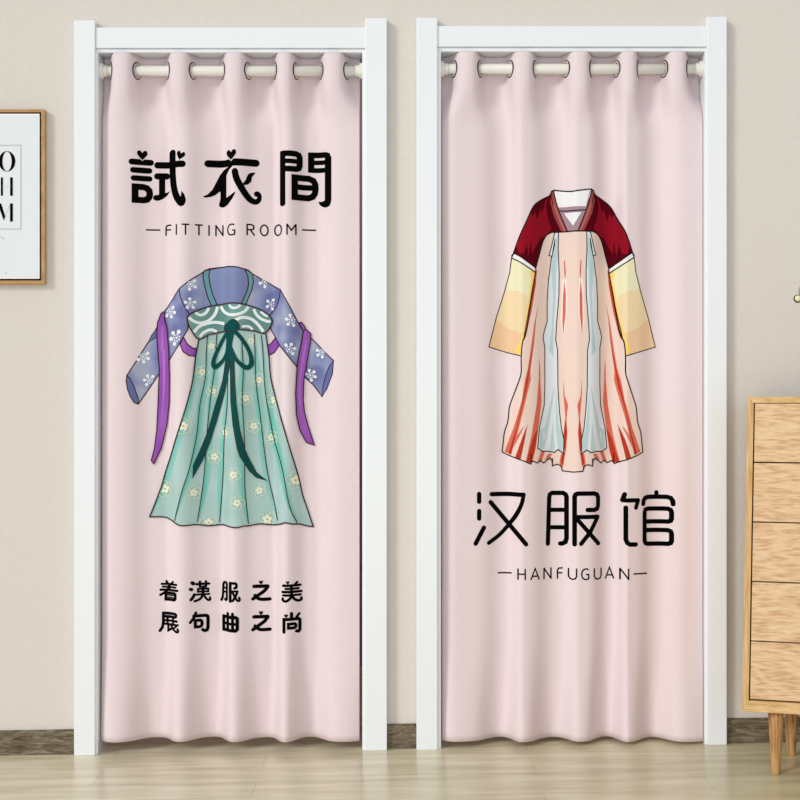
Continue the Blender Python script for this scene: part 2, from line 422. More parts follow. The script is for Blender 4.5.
class Print:
    """flat shapes in the pixel frame of the cloth, laid on the folds in painter's order"""
    def __init__(s, cur, step=0.000008):
        s.c = cur; s.bm = bmesh.new(); s.n = 0; s.mats = []; s.step = step
        s.lay = s.bm.verts.layers.float.new('lift')
    def mi(s, m):
        if m not in s.mats: s.mats.append(m)
        return s.mats.index(m)
    def poly(s, pts, m, cont=False):
        if not cont: s.n += 1
        q = []
        for p in pts:
            if not q or (Vector(p) - q[-1]).length > 0.02: q.append(Vector(p))
        if (q[0] - q[-1]).length < 0.02: q.pop()
        if len(q) < 3: return
        ar = sum(q[i].x * q[(i+1) % len(q)].y - q[(i+1) % len(q)].x * q[i].y for i in range(len(q)))
        if ar > 0: q = q[::-1]
        vs = []
        for p in q:
            v = s.bm.verts.new((PX(p[0], YR), 0, PZ(p[1], YR))); v[s.lay] = s.n; vs.append(v)
        f = s.bm.faces.new(vs); f.material_index = s.mi(m)
        f.normal_update()
        if len(vs) > 4: bmesh.ops.triangulate(s.bm, faces=[f], ngon_method='EAR_CLIP')
    def fill(s, pts, m, smooth=False, clip=None):
        if smooth: pts = catmull(pts, 5, True)
        for (a, b) in (clip or []): pts = halfplane(pts, a, b)
        if len(pts) > 2: s.poly(pts, m)
    def stroke(s, pts, w, m, smooth=False, closed=False, cap=True, widths=None):
        """a brush line w pixels wide; widths = factors along the line"""
        P = [Vector(p) for p in pts]
        if smooth:
            n0 = len(P); P = catmull(P, 6, closed)
        Q = [P[0]]
        for p in P[1:]:
            if (p - Q[-1]).length > 0.05: Q.append(p)
        if closed and (Q[0] - Q[-1]).length < 0.05: Q.pop()
        P = Q; N = len(P)
        if N < 2: return
        s.n += 1
        def wd(i):
            if not widths: return w / 2
            t = i / (N - 1) * (len(widths) - 1); k = min(int(t), len(widths) - 2); t -= k
            return w / 2 * (widths[k] * (1 - t) + widths[k+1] * t)
        Lp, Rp = [], []
        for i in range(N):
            if closed: a, b = P[i-1], P[(i+1) % N]
            else: a, b = P[max(i-1, 0)], P[min(i+1, N-1)]
            d1 = (P[i] - a); d2 = (b - P[i])
            d1 = d1.normalized() if d1.length > 1e-6 else d2.normalized()
            d2 = d2.normalized() if d2.length > 1e-6 else d1
            n1 = Vector((-d1.y, d1.x)); n2 = Vector((-d2.y, d2.x))
            mm = (n1 + n2)
            if mm.length < 0.3: mm = n1
            mm.normalize(); k = 1 / max(0.45, mm.dot(n1))
            Lp.append(P[i] + mm * wd(i) * k); Rp.append(P[i] - mm * wd(i) * k)
        idx = range(N if closed else N - 1)
        for i in idx:
            j = (i + 1) % N
            s.poly([Lp[i], Lp[j], Rp[j], Rp[i]], m, cont=True)
        if cap and not closed:
            for (p, q, r) in ((P[0], P[1], wd(0)), (P[-1], P[-2], wd(N-1))):
                if r < 0.15: continue
                a0 = math.atan2((p - q).y, (p - q).x)
                s.poly([p + r * Vector((math.cos(a0 + t), math.sin(a0 + t))) for t in [(-0.5 + k / 8) * PI for k in range(9)]], m, cont=True)
    def dot(s, c, rx, m, ry=None, seg=12, rot=0.0, clip=None):
        ry = ry or rx; ca, sa = math.cos(rot), math.sin(rot)
        pts = [Vector((c[0] + rx*math.cos(t)*ca - ry*math.sin(t)*sa, c[1] + rx*math.cos(t)*sa + ry*math.sin(t)*ca)) for t in [2*PI*k/seg for k in range(seg)]]
        for (a, b) in (clip or []): pts = halfplane(pts, a, b)
        if len(pts) > 2: s.poly(pts, m)
    def heart(s, c, w, m, rot=0.0, halo=None):
        base = [(0, .5), (-.28, .22), (-.5, -.08), (-.5, -.34), (-.36, -.5), (-.16, -.46), (0, -.24), (.16, -.46), (.36, -.5), (.5, -.34), (.5, -.08), (.28, .22)]
        ca, sa = math.cos(rot), math.sin(rot)
        if halo: s.fill([(c[0] + (w+halo)*(x*ca - y*sa), c[1] + (w+halo)*(x*sa + y*ca)) for x, y in base], M_cloth)
        s.fill([(c[0] + w*(x*ca - y*sa), c[1] + w*(x*sa + y*ca)) for x, y in base], m)
    def build_cells(s, name, parent, cells):
        """one part per character: every stroke goes to the nearest character centre"""
        whole = s.bm; groups = {}
        for i, c in enumerate(cells):
            cc = Vector((PX(c[0], YR), PZ(c[1], YR)))
            b2 = whole.copy(); lay = b2.verts.layers.float['lift']
            cent = {}
            for v in b2.verts: cent.setdefault(round(v[lay]), []).append(v)
            dead = []
            for n_, vs_ in cent.items():
                x = (min(v.co.x for v in vs_) + max(v.co.x for v in vs_)) / 2; z = (min(v.co.z for v in vs_) + max(v.co.z for v in vs_)) / 2
                best = min(range(len(cells)), key=lambda q: (PX(cells[q][0], YR) - x) ** 2 + (PZ(cells[q][1], YR) - z) ** 2)
                if best != i: dead += vs_
            bmesh.ops.delete(b2, geom=dead, context='VERTS')
            s.bm = b2; s.lay = lay; s.build(name, parent)
    def build(s, name, parent, label=None):
        bm = s.bm
        xs = [v.co.x for v in bm.verts]; zs = [v.co.z for v in bm.verts]
        def cut(co, no):
            bmesh.ops.bisect_plane(bm, geom=bm.verts[:] + bm.edges[:] + bm.faces[:], dist=1e-6, plane_co=co, plane_no=no)
        k = math.ceil(min(xs) / GX)
        while k * GX < max(xs): cut((k * GX, 0, 0), (1, 0, 0)); k += 1
        k = math.ceil(min(zs) / GZ)
        while k * GZ < max(zs): cut((0, 0, k * GZ), (0, 0, 1)); k += 1
        for v in bm.verts:
            X, Z = v.co.x, v.co.z
            v.co.y = s.c.YL(X, Z) - 0.0005 - s.step * v[s.lay]
        bm.verts.layers.float.remove(s.lay)
        for f in bm.faces:
            f.normal_update()
        flip = [f for f in bm.faces if f.normal.y > 0]
        bmesh.ops.reverse_faces(bm, faces=flip)
        o = obj(name, bm, s.mats, parent)
        if label: o['label'] = label
        return o

def halfplane(pts, a, b):
    """keeps what lies on the right-hand side of a->b as seen in the picture (y down)"""
    a = Vector(a); b = Vector(b); d = b - a; out = []
    P = [Vector(p) for p in pts]
    g = lambda p: d.x * (p.y - a.y) - d.y * (p.x - a.x)
    for i in range(len(P)):
        p, q = P[i], P[(i+1) % len(P)]; gp, gq = g(p), g(q)
        if gp >= 0: out.append(p)
        if (gp >= 0) != (gq >= 0): out.append(p + (q - p) * (gp / (gp - gq)))
    return out

def T(ox, oy, k):
    return lambda pts: [(ox + u / k, oy + v / k) for u, v in pts]

def inside(p, poly):
    x, y = p; r = False; n = len(poly)
    for i in range(n):
        x1, y1 = poly[i]; x2, y2 = poly[(i+1) % n]
        if (y1 > y) != (y2 > y) and x < (x2 - x1) * (y - y1) / (y2 - y1) + x1: r = not r
    return r

# ---- left curtain -------------------------------------------------
C1cross = [111, 137, 168, 193, 223, 248, 275, 296, 321, 346.5]
C2cross = [454, 480, 510, 535, 566, 591, 616.5, 638, 664, 687.5]
left = Curtain(C1cross, OPEN[0][0] + 0.0025, PX(359.6, YR), 71.0, 51.8, 742, 0.7)
right = Curtain(C2cross, OPEN[1][0] + 0.003, PX(701.6, YR), 69.0, 50.8, 742, 2.9)

tl = thing('door_curtain', 'blush pink doorway curtain reading FITTING ROOM, printed with a teal and lilac robe', 'curtain',
           ((left.xl + left.xr) / 2, YR, left.zb))
left.build(tl)
tr = thing('door_curtain', 'blush pink doorway curtain reading HANFUGUAN, printed with a red and peach robe', 'curtain',
           ((right.xl + right.xr) / 2, YR, right.zb))
right.build(tr)

def rod(cur, op, label):
    t = thing('curtain_rod', label, 'curtain rod', ((op[0] + op[1]) / 2, YR, cur.zr))
    t['group'] = 'tension rods in the door frames'
    bm = bmesh.new(); lathe(bm, [(R_ROD, op[0] + 0.004), (R_ROD, op[1] - 0.004)], 32, axis='X', c=(0, YR, cur.zr)); obj('tube', bm, M_rod, t, True)
    for a, sg in ((op[0], 1), (op[1], -1)):
        bm = bmesh.new()
        lathe(bm, [(0.0222, a), (0.0222, a + sg * 0.007), (0.0205, a + sg * 0.009), (0.0165, a + sg * 0.010), (0.0165, a + sg * 0.02)], 32, axis='X', c=(0, YR, cur.zr))
        obj('end_cap', bm, M_rod, t, False)
rod(left, OPEN[0], 'cream tension rod through the eyelets of the FITTING ROOM curtain')
rod(right, OPEN[1], 'cream tension rod through the eyelets of the HANFUGUAN curtain')

# title: three large characters
p = Print(left)
g = T(125, 145, 10.667)
def S(pr, g, k, pts, w, **kw): pr.stroke(g(pts), w / k * (1.12 if w / k > 3.2 else 1.22), M_ink, **kw)
k = 10.667
S(p, g, k, [(82,185),(270,185)], 57)
p.heart(g([(185,110)])[0], 9.6, M_ink, halo=1.8)
S(p, g, k, [(95,272),(255,272)], 54); S(p, g, k, [(100,358),(258,358)], 52)
S(p, g, k, [(114,449),(195,449),(232,460),(254,485),(260,520),(254,553),(232,579),(195,589),(114,589)], 60, closed=True)
S(p, g, k, [(340,210),(622,210)], 62)
S(p, g, k, [(506,86),(506,230),(512,370),(530,485),(560,565),(600,618)], 68, smooth=True)
p.fill(g([(610,497),(640,530),(656,580),(654,620),(634,652),(602,663),(570,645),(548,600),(580,572),(598,572),(606,545)]), M_ink)
p.heart(g([(600,122)])[0], 8.6, M_ink, rot=0.3, halo=1.6)
S(p, g, k, [(338,328),(440,328)], 60); S(p, g, k, [(388,335),(388,555)], 58, cap=False)
p.fill(g([(475,488),(440,502),(350,525),(312,530),(294,548),(296,572),(318,588),(352,588),(390,574),(440,537)]), M_ink)
g = T(195, 145, 10.667)
S(p, g, k, [(133,192),(648,192)], 68)
p.heart(g([(390,110)])[0], 10.6, M_ink, halo=2.4)
p.fill(g([(400,195),(360,228),(300,258),(258,310),(220,385),(180,465),(130,520),(85,543),(90,553),(110,556),(165,545),(215,522),(255,485),(262,500),(262,570),(247,625),(249,643),(262,655),(300,658),(350,635),(400,585),(438,518),(432,508),(380,540),(330,558),(330,320),(362,270),(420,222)]), M_ink)
p.stroke(catmull(g([(432,290),(450,365),(500,460),(555,545),(600,592),(648,606),(680,580),(684,535),(664,512)]), 6), 70 / k, M_ink, widths=[1, 1.02, 1.0, .96, .9, .82, .72, .62, .62])
p.dot(g([(656,522)])[0], 2.7, M_ink)
p.fill(g([(645,292),(600,297),(572,312),(555,345),(545,380),(515,418),(528,436),(568,424),(598,395),(610,340),(642,298)]), M_ink)
g = T(230, 140, 7.273); k = 7.273
S(p, g, k, [(385,112),(385,466)], 38)
S(p, g, k, [(364,105),(482,105),(500,112),(507,130),(507,190),(500,208),(482,216),(384,216)], 37, cap=False)
S(p, g, k, [(395,160),(500,160)], 30, cap=False)
p.fill(g([(364,86),(400,86),(400,120),(364,120)]), M_ink)
S(p, g, k, [(588,88),(588,233)], 41, cap=False)
S(p, g, k, [(568,105),(690,105),(708,112),(713,132),(713,435)], 37, cap=False)
S(p, g, k, [(713,120),(713,445)], 44, cap=False)
S(p, g, k, [(600,160),(705,160)], 30, cap=False); S(p, g, k, [(590,216),(700,216)], 32, cap=False)
p.fill(g([(690,425),(686,438),(665,446),(640,444),(650,468),(672,484),(698,490),(724,480),(735,455),(735,425)]), M_ink)
S(p, g, k, [(473,277),(570,277),(604,292),(618,320),(620,350),(616,382),(600,408),(570,419),(473,419)], 40, closed=True)
S(p, g, k, [(480,344),(610,344)], 36, cap=False)
p.build_cells('printed_character', tl, [(158,178),(232,178),(305,178)])

# FITTING ROOM
p = Print(left)
g = T(140, 215, 8.889); k = 8.889; w = 10.5
for L_ in ([(50,130),(175,130)], [(225,180),(225,108),(233,92),(250,87),(275,87)], [(225,128),(272,128)], [(328,85),(328,180)],
           [(378,88),(445,88)], [(412,88),(412,180)], [(490,88),(555,88)], [(523,88),(523,180)], [(608,85),(608,180)],
           [(845,92),(820,86),(795,92),(781,112),(778,135),(784,162),(800,178),(822,182),(848,176),(848,140),(825,140)]):
    S(p, g, k, L_, w, cap=False)
S(p, g, k, [(668,182),(668,84)], w, cap=False); S(p, g, k, [(668,88),(730,176)], w, cap=False); S(p, g, k, [(730,182),(730,84)], w, cap=False)
g = T(230, 215, 8.889)
S(p, g, k, [(155,182),(155,86),(190,86),(207,94),(213,109),(207,124),(190,132),(158,132)], w, cap=False); S(p, g, k, [(183,132),(217,182)], w, cap=False)
for cx in (302, 427): S(p, g, k, [(cx + 33*math.cos(t), 133 + 47*math.sin(t)) for t in [2*PI*i/20 for i in range(20)]], w, closed=True)
S(p, g, k, [(512,182),(512,84)], w, cap=False); S(p, g, k, [(512,88),(550,142),(588,88)], w, cap=False); S(p, g, k, [(588,84),(588,182)], w, cap=False)
S(p, g, k, [(640,130),(762,130)], w, cap=False)
p.build('printed_subtitle', tl, 'thin black lettering reading FITTING ROOM')

# two lines of small characters
p = Print(left)
g = T(150, 570, 8.889)
for L_, w, kw in (
    ([(140,104),(152,122)], 18, {}), ([(206,104),(190,122)], 16, {}), ([(98,128),(240,128)], 17, {}), ([(108,153),(232,153)], 15, {}), ([(88,180),(250,180)], 18, {}),
    ([(165,130),(155,170),(130,200),(86,226)], 18, dict(smooth=True)), ([(134,206),(220,206),(230,214),(230,255),(218,266),(134,266)], 20, dict(closed=True)),
    ([(134,226),(228,226)], 11, {}), ([(134,246),(228,246)], 11, {}), ([(172,130),(168,180)], 18, {}),
    ([(378,112),(388,120)], 26, {}), ([(364,168),(374,172)], 24, {}), ([(396,218),(384,242),(368,262)], 22, {}),
    ([(412,126),(520,126)], 18, {}), ([(442,106),(442,150)], 18, {}), ([(492,106),(492,150)], 18, {}), ([(442,152),(492,152)], 12, {}),
    ([(426,170),(512,170),(512,194),(426,194)], 15, dict(closed=True)), ([(468,150),(468,225)], 18, {}), ([(414,219),(522,219)], 15, {}),
    ([(466,222),(450,252),(425,268),(398,276)], 18, dict(smooth=True)), ([(474,226),(492,254),(512,272),(528,268),(526,250)], 17, dict(smooth=True)),
    ([(82,545),(104,515),(112,470),(112,388),(226,388),(236,396),(236,408),(226,417),(114,417)], 21, {}),
    ([(124,452),(244,452)], 17, {}), ([(150,434),(150,486)], 18, {}), ([(206,434),(206,486)], 18, {}), ([(112,484),(254,484)], 16, {}),
    ([(158,486),(158,540),(188,524)], 18, {}), ([(184,490),(210,526),(240,546),(256,540),(252,522)], 18, dict(smooth=True)), ([(240,496),(212,516)], 14, {}),
    ([(408,380),(398,410),(382,438),(362,464)], 20, dict(smooth=True)), ([(392,408),(494,408),(508,416),(510,430),(510,515),(502,538),(484,544),(466,534)], 24, {}),
    ([(404,448),(446,448),(458,460),(460,480),(454,500),(440,506),(404,506)], 22, dict(closed=True))):
    S(p, g, 8.889, L_, w, **kw)
g = T(220, 570, 8.889)
for L_, w, kw in (
    ([(6,272),(18,245),(22,200),(24,130),(34,112),(52,112),(60,122),(60,258),(50,268),(42,262)], 19, {}), ([(24,160),(60,160)], 14, {}), ([(24,196),(60,196)], 14, {}),
    ([(95,112),(95,272)], 24, {}), ([(95,112),(142,112),(152,122),(152,148),(134,156)], 19, {}), ([(95,184),(160,182)], 15, {}),
    ([(160,184),(146,225),(118,268)], 18, dict(smooth=True)), ([(120,196),(140,236),(162,266),(180,262),(176,240)], 17, dict(smooth=True)),
    ([(302,147),(420,147)], 26, {}), ([(422,150),(392,188),(340,225),(292,258)], 25, dict(smooth=True)), ([(310,228),(330,250),(368,264),(440,262)], 25, dict(smooth=True)),
    ([(668,124),(688,104)], 17, {}), ([(566,132),(714,132)], 19, {}), ([(588,160),(698,160)], 17, {}), ([(560,188),(722,188)], 19, {}), ([(566,218),(716,218)], 17, {}),
    ([(640,134),(640,222)], 19, {}), ([(640,224),(622,252),(590,270),(564,262),(562,246)], 19, dict(smooth=True)), ([(644,228),(668,256),(700,270),(722,262),(722,246)], 19, dict(smooth=True)),
    ([(28,415),(146,415),(160,428),(160,518),(146,532),(28,532)], 25, dict(closed=True)), ([(70,384),(70,532)], 23, {}), ([(117,384),(117,532)], 23, {}), ([(28,474),(160,474)], 20, {}),
    ([(302,418),(420,418)], 26, {}), ([(422,420),(392,460),(340,497),(292,532)], 25, dict(smooth=True)), ([(310,500),(330,520),(368,534),(440,532)], 25, dict(smooth=True)),
    ([(640,380),(640,428)], 23, {}), ([(682,414),(704,386)], 19, {}), ([(573,542),(573,430),(698,430),(710,440),(710,528),(700,542),(682,538)], 23, {}),
    ([(612,472),(666,472),(676,480),(676,500),(666,508),(612,508)], 21, dict(closed=True))):
    S(p, g, 8.889, L_, w, **kw)
for c, w in (((362,114), 4.0), ((606,106), 3.4), ((362,386), 4.0), ((592,400), 3.8)): p.heart(g([c])[0], w, M_ink)
p.build_cells('printed_character', tl, [(x, y) for y in (591, 622) for x in (169, 200, 230.5, 262, 292.5)])

# ---- teal and lilac robe
OL = mat('print_outline_brown', (66, 38, 46), 0.9, 0.05)
LIL = noise_mat('print_lilac', (112, 118, 166), (168, 174, 196), nscale=14, rough=0.9, spec=0.05, detail=1, c3=(140, 148, 186))
BLU = noise_mat('print_blue', (122, 132, 174), (136, 150, 188), nscale=6, rough=0.9, spec=0.05, detail=1)
CUF = mat('print_cuff', (98, 112, 160), 0.9, 0.05)
PUR = noise_mat('print_purple', (140, 74, 168), (160, 96, 186), scale=(3, 1, 0.6), nscale=9, rough=0.9, spec=0.05, detail=1)
PUH = mat('print_purple_light', (180, 118, 204), 0.9, 0.05)
STR = mat('print_strap_teal', (104, 156, 166), 0.9, 0.05)
BND = noise_mat('print_band_teal', (98, 140, 136), (122, 160, 154), nscale=10, rough=0.9, spec=0.05, detail=1)
WHI = mat('print_white', (232, 238, 240), 0.9, 0.05)
SK0 = noise_mat('print_skirt', (164, 194, 190), (178, 206, 204), nscale=8, rough=0.9, spec=0.05, detail=1)
SK1 = mat('print_skirt_teal', (120, 194, 182), 0.9, 0.05)
SK2 = mat('print_skirt_mid', (142, 196, 188), 0.9, 0.05)
CRM = mat('print_cream', (232, 234, 208), 0.9, 0.05)
CRL = mat('print_cream_line', (202, 222, 200), 0.9, 0.05)
CRC = mat('print_flower_heart', (176, 176, 130), 0.9, 0.05)
BOW = mat('print_bow_green', (18, 76, 74), 0.9, 0.05)
a1, a2, a3 = T(120, 260, 8), T(180, 260, 8), T(250, 260, 8)
a4, a5, a6 = T(120, 350, 8), T(200, 350, 8), T(250, 350, 8)
a7, a8 = T(140, 440, 8), T(220, 440, 8)
p = Print(left)
def filled(pts, m, w=1.15, closed=True, sm=False):
    if sm: pts = catmull(pts, 5, True)
    p.fill(pts, m); p.stroke(pts, w, OL, closed=closed)
# ribbon loops behind the body
filled(a1([(487,675),(512,735),(555,765),(605,772),(630,765),(630,708),(585,706),(545,675),(515,620)]), PUR)
filled(a3([(130,690),(165,668),(200,620),(238,680),(190,740),(140,765)]), PUR)
slL = a1([(478,235),(350,410),(290,540),(215,670),(140,800)]) + a4([(65,205),(60,250),(70,315),(90,370),(118,420),(148,433),(235,300),(300,200),(390,80)]) + a1([(470,690),(550,555),(548,500),(560,430),(520,360),(490,290)])
slR = a3([(245,240),(320,370),(385,500),(485,620),(610,750)]) + a6([(668,85),(660,190),(575,372),(500,275),(440,220),(380,140)]) + a3([(325,790),(235,680),(160,545),(178,490),(150,440),(205,370),(232,310)])
filled(slL, LIL); filled(slR, LIL)
filled(a4([(65,205),(90,230),(120,300),(148,385),(150,432),(118,420),(90,370),(70,315),(60,250)]), CUF, 1.0)
filled(a6([(668,85),(635,130),(605,200),(582,290),(575,368),(615,310),(660,190)]), CUF, 1.0)
filled(a1([(292,540),(300,606),(215,668),(250,600)]), CUF, 0.9)
body = [(179.75,289.4),(190,281),(202,272.5),(208,268.5),(216,267.3),(225,266.5),(234,267),(242,268.8),(250,272.5),(265,281),(280.6,290),(279.3,298),(276.2,306.5),(269.2,315.5),(262,310.5),(255,308),(240,305),(226,304),(210,306),(198,311),(190,314.5),(185,306),(181.5,298)]
filled(body, LIL)
chest = catmull(a2([(235,75),(310,55),(380,52),(460,60),(520,80),(545,130),(550,200),(535,260),(495,352),(400,348),(290,360),(252,260),(235,190),(225,120)]), 4, True)
p.fill(chest, BLU)
filled(a2([(190,85),(210,75),(235,72),(225,120),(235,190),(255,270),(292,358),(245,364),(215,290),(190,190),(180,120)]), STR, 1.1)
filled(a2([(523,82),(545,85),(580,112),(587,170),(575,240),(530,355),(495,352),(535,260),(550,200),(545,130)]), STR, 1.1)
p.stroke(a2([(192,85),(235,72),(310,56),(380,52),(460,60),(545,82),(580,112)]), 1.3, OL)
# small white blossoms on the sleeves
def blossom(c, r=6.2, n=5, rot=0.0, clip_poly=None, extra=None):
    for i in range(n):
        a = rot + 2 * PI * i / n; q = (c[0] + r*0.78*math.cos(a), c[1] + r*0.78*math.sin(a))
        if clip_poly and not inside((c[0] + r*1.1*math.cos(a), c[1] + r*1.1*math.sin(a)), clip_poly): continue
        p.dot(q, r*0.27, WHI, r*0.25, rot=a)
    for i in range(n + 1):
        a = rot + 0.5 + 2 * PI * i / (n + 1); p.dot((c[0] + r*0.40*math.cos(a), c[1] + r*0.40*math.sin(a)), r*0.12, WHI, seg=8)
    p.dot(c, r*0.17, WHI, seg=8)
for c, r, ro in (((191,284.5),6.4,.5),((190.6,303.8),6.0,.9),((264.5,281.5),6.2,.3),((271,304),6.0,.1)): blossom(c, r, 5, ro, body)
for c, r, ro in (((169.5,311.5),6.8,.2),((177.2,338),8.2,.9),((143,356.5),6.8,.4),((149.3,380.5),6.4,.1)): blossom(c, r, 6, ro, slL)
for c, r, ro in (((292.3,320.6),6.6,.2),((289.8,349.5),6.8,.9),((321.5,352.0),6.2,.4),((310,375.2),6.4,.3)): blossom(c, r, 6, ro, slR)
# skirt
skL = [(199,340),(196,356),(193,382),(186,410),(176,440),(165.6,470),(160.6,487.5),(149.4,517)]
hem = [(158,517),(165,517.5),(171,520),(176,522.8),(181,525),(188,525),(196,524.4),(208.8,526),(221,525),(230,526.3),(237.5,527),(245,525.6),(250,525.6),(258.8,524),(267,524.6),(275,525),(281,523.6),(286,522),(293,523.6),(300,524),(306,526),(313,527)]
skR = [(302.5,495),(298,473.8),(288,440),(276.9,403.8),(270.6,378.8),(268.8,357.5),(265.6,333.8)]
sktop = [(258,332),(245,330),(230,331),(215,334)]
skirt = skL + hem + skR + sktop
p.fill(skirt, SK0)
PL = [ [(207,336),(206,350),(205,377.5),(200,403.8),(197.5,430),(194.8,447),(190,468.8),(182.5,492.5),(175,520.6)],
       [(216,334),(215,352),(213.8,370),(210,397.5),(206.9,430),(205,458.8),(202.5,487.5),(197.5,521.9)],
       [(229,350),(228,375),(226.9,407.5),(223.8,435),(222.5,472),(220.6,500),(218.8,523)],
       [(242.5,338),(243,350),(243.8,372),(243,400),(245,440),(245.3,470),(245.6,490),(248.8,523.8)],
       [(254.4,333.8),(255,350),(256,382.5),(260,415),(263,441),(267.5,473.8),(273.8,502.5),(277.5,520.6)],
       [(261,335),(262.5,350),(265,391),(270,420),(274,441),(282.5,467.5),(290,505),(297.5,522.5)] ]
def at(line, y):
    for (x1, y1), (x2, y2) in zip(line, line[1:]):
        if y1 <= y <= y2: return x1 + (x2 - x1) * (y - y1) / (y2 - y1)
    return line[0][0] if y < line[0][1] else line[-1][0]
def band(line, y0, y1, f0, f1, m, side=1):
    """a tapering tone along a pleat line"""
    ys = [y0 + (y1 - y0) * i / 10 for i in range(11)]
    A = [(at(line, y) , y) for y in ys]
    B = [(at(line, y) + side * (f0 + (f1 - f0) * i / 10) * min(1, 0.25 + i / 4, 0.25 + (10 - i) / 3), y) for i, y in enumerate(ys)]
    p.fill(A + B[::-1], m)
band(skL, 342, 512, 3, 8.5, SK2); band(skL, 345, 512, 2, 5, SK1)
band(PL[0], 338, 515, 4, 6, SK2); band(PL[0], 380, 518, 2.5, 3.5, SK1); band(PL[0], 345, 470, 3, 3, SK2, -1)
band(PL[1], 340, 518, 5, 7, SK2); band(PL[1], 440, 518, 3, 4.5, SK1); band(PL[1], 340, 430, 3, 2, SK1, -1)
band(PL[2], 360, 520, 3, 6, SK2, -1); band(PL[2], 400, 520, 2, 3.5, SK1, -1)
band(PL[3], 336, 522, 4, 8, SK2, -1); band(PL[3], 350, 430, 3, 1, SK1); band(PL[3], 430, 522, 2, 4.5, SK1, -1)
band(PL[4], 336, 519, 3, 6, SK2, -1); band(PL[4], 380, 480, 3, 2.5, SK1, -1); band(PL[4], 340, 440, 5, 5, SK2)
band(PL[5], 338, 520, 4, 5, SK2); band(PL[5], 400, 520, 3, 4, SK1, -1); band(PL[5], 400, 470, 5, 5, SK1)
def flower(c, r=6.3, rot=0.3, clip=None):
    for i in range(5):
        a = rot + 2 * PI * i / 5
        o_ = (c[0] + 0.58*r*math.cos(a), c[1] + 0.58*r*math.sin(a))
        pts = [(o_[0] + 0.46*r*math.cos(t), o_[1] + 0.46*r*math.sin(t)) for t in [a - 2.0 + 4.0 * k_ / 9 for k_ in range(10)]]
        if clip:
            pts = [q for q in pts if inside(q, clip)]
        if len(pts) > 2: p.stroke(pts, 0.75, CRL, cap=False)
    for i in range(5):
        a = rot + 0.2 + 2 * PI * i / 5; q = (c[0] + 0.3*r*math.cos(a), c[1] + 0.3*r*math.sin(a))
        if clip and not inside((c[0] + 0.55*r*math.cos(a), c[1] + 0.55*r*math.sin(a)), clip): continue
        p.dot(q, r*0.27, CRM, r*0.22, seg=9, rot=a)
    if not clip or inside(c, clip): p.dot(c, r*0.28, CRM, seg=9); p.dot(c, r*0.13, CRC, seg=8)
for i, (c, r) in enumerate((((210.6,346),5.8),((251,341),5.8),((202,372),6.2),((212,391),6.2),((258.8,380),6.2),((246,398),6.5),((225,432.5),6.6),((253.8,426),6.8),
             ((271,437.5),6.6),((213.8,457),7),((234,474.5),7.2),((194,492.5),6.8),((238,502.5),7),((259,490.6),7.2))):
    flower(c, r, 0.3 + 0.5 * i)
for c, r in (((184.5,426),8.2),((274.5,399.5),8.2),((164.5,489),8.4),((208,523),8.2),((267,519.5),8.8),((296,480),9.0)): flower(c, r, 0.8, skirt)
for L_ in PL: p.stroke(L_, 0.85, OL, smooth=True, cap=False)
p.stroke(catmull(skL, 3) + catmull(hem, 3) + catmull(skR, 3), 1.25, OL)
# chest band with wave arcs
band_poly = catmull(a2([(70,450),(140,405),(230,370),(330,352),(410,347),(500,354),(600,380),(690,425),(735,490),(680,585),(600,570),(500,560),(400,562),(300,580),(220,600),(150,635),(100,570),(72,510)]), 3, True)
p.fill(band_poly, BND)
bp2 = [tuple(q) for q in band_poly]
for L_, w in (([(78,462),(115,492),(170,503),(230,480),(275,430),(295,372)], 24), ([(125,422),(160,440),(200,425),(228,382)], 22), ([(320,368),(350,412),(400,438),(460,438),(518,415),(550,375)], 23),
           ([(395,360),(420,384),(460,384),(490,364)], 19), ([(590,392),(608,432),(645,468),(700,490),(722,486)], 22), ([(645,412),(672,436),(700,450)], 18),
           ([(115,580),(150,535),(210,507),(280,496),(350,508)], 24), ([(158,615),(190,578),(240,556),(290,570)], 22), ([(450,485),(500,462),(570,472),(625,518),(665,572)], 24), ([(500,535),(550,532),(582,556)], 20)):
    L_ = [q for q in catmull(a2(L_), 5)]
    p.stroke(L_, w / 8, WHI, cap=False)
p.stroke(band_poly, 1.3, OL, closed=True)
# lilac ribbons hanging over the arms
rl = a1([(350,410),(325,425),(297,500),(290,600),(298,700),(305,795)]) + a4([(312,150),(305,300),(300,450),(290,650),(272,790)]) + a7([(88,165),(108,192),(150,100)]) + a4([(325,790),(370,600),(390,420),(392,200),(385,10)]) + a1([(378,640),(370,540),(352,480)])
filled(rl, PUR)
p.stroke(a1([(335,520),(335,700)]) + a4([(345,20),(348,250),(340,430),(320,620)]), 2.6, PUH, smooth=True, widths=[.3, 1, 1, .8, .3, .1])
rr = a3([(395,505),(412,498),(436,530),(440,548),(485,590),(480,660),(462,760)]) + a6([(455,80),(430,240),(425,400),(435,500),(460,600),(512,762),(450,740),(400,640),(375,520),(368,350),(380,130),(398,10)]) + a3([(412,660),(428,570)])
filled(rr, PUR)
p.stroke(a3([(440,545),(428,570)]), 0.9, OL)
p.stroke(a3([(450,640)]) + a6([(425,60),(400,240),(398,400),(410,520)]), 2.0, PUH, smooth=True, widths=[.3, 1, 1, .8, .2])
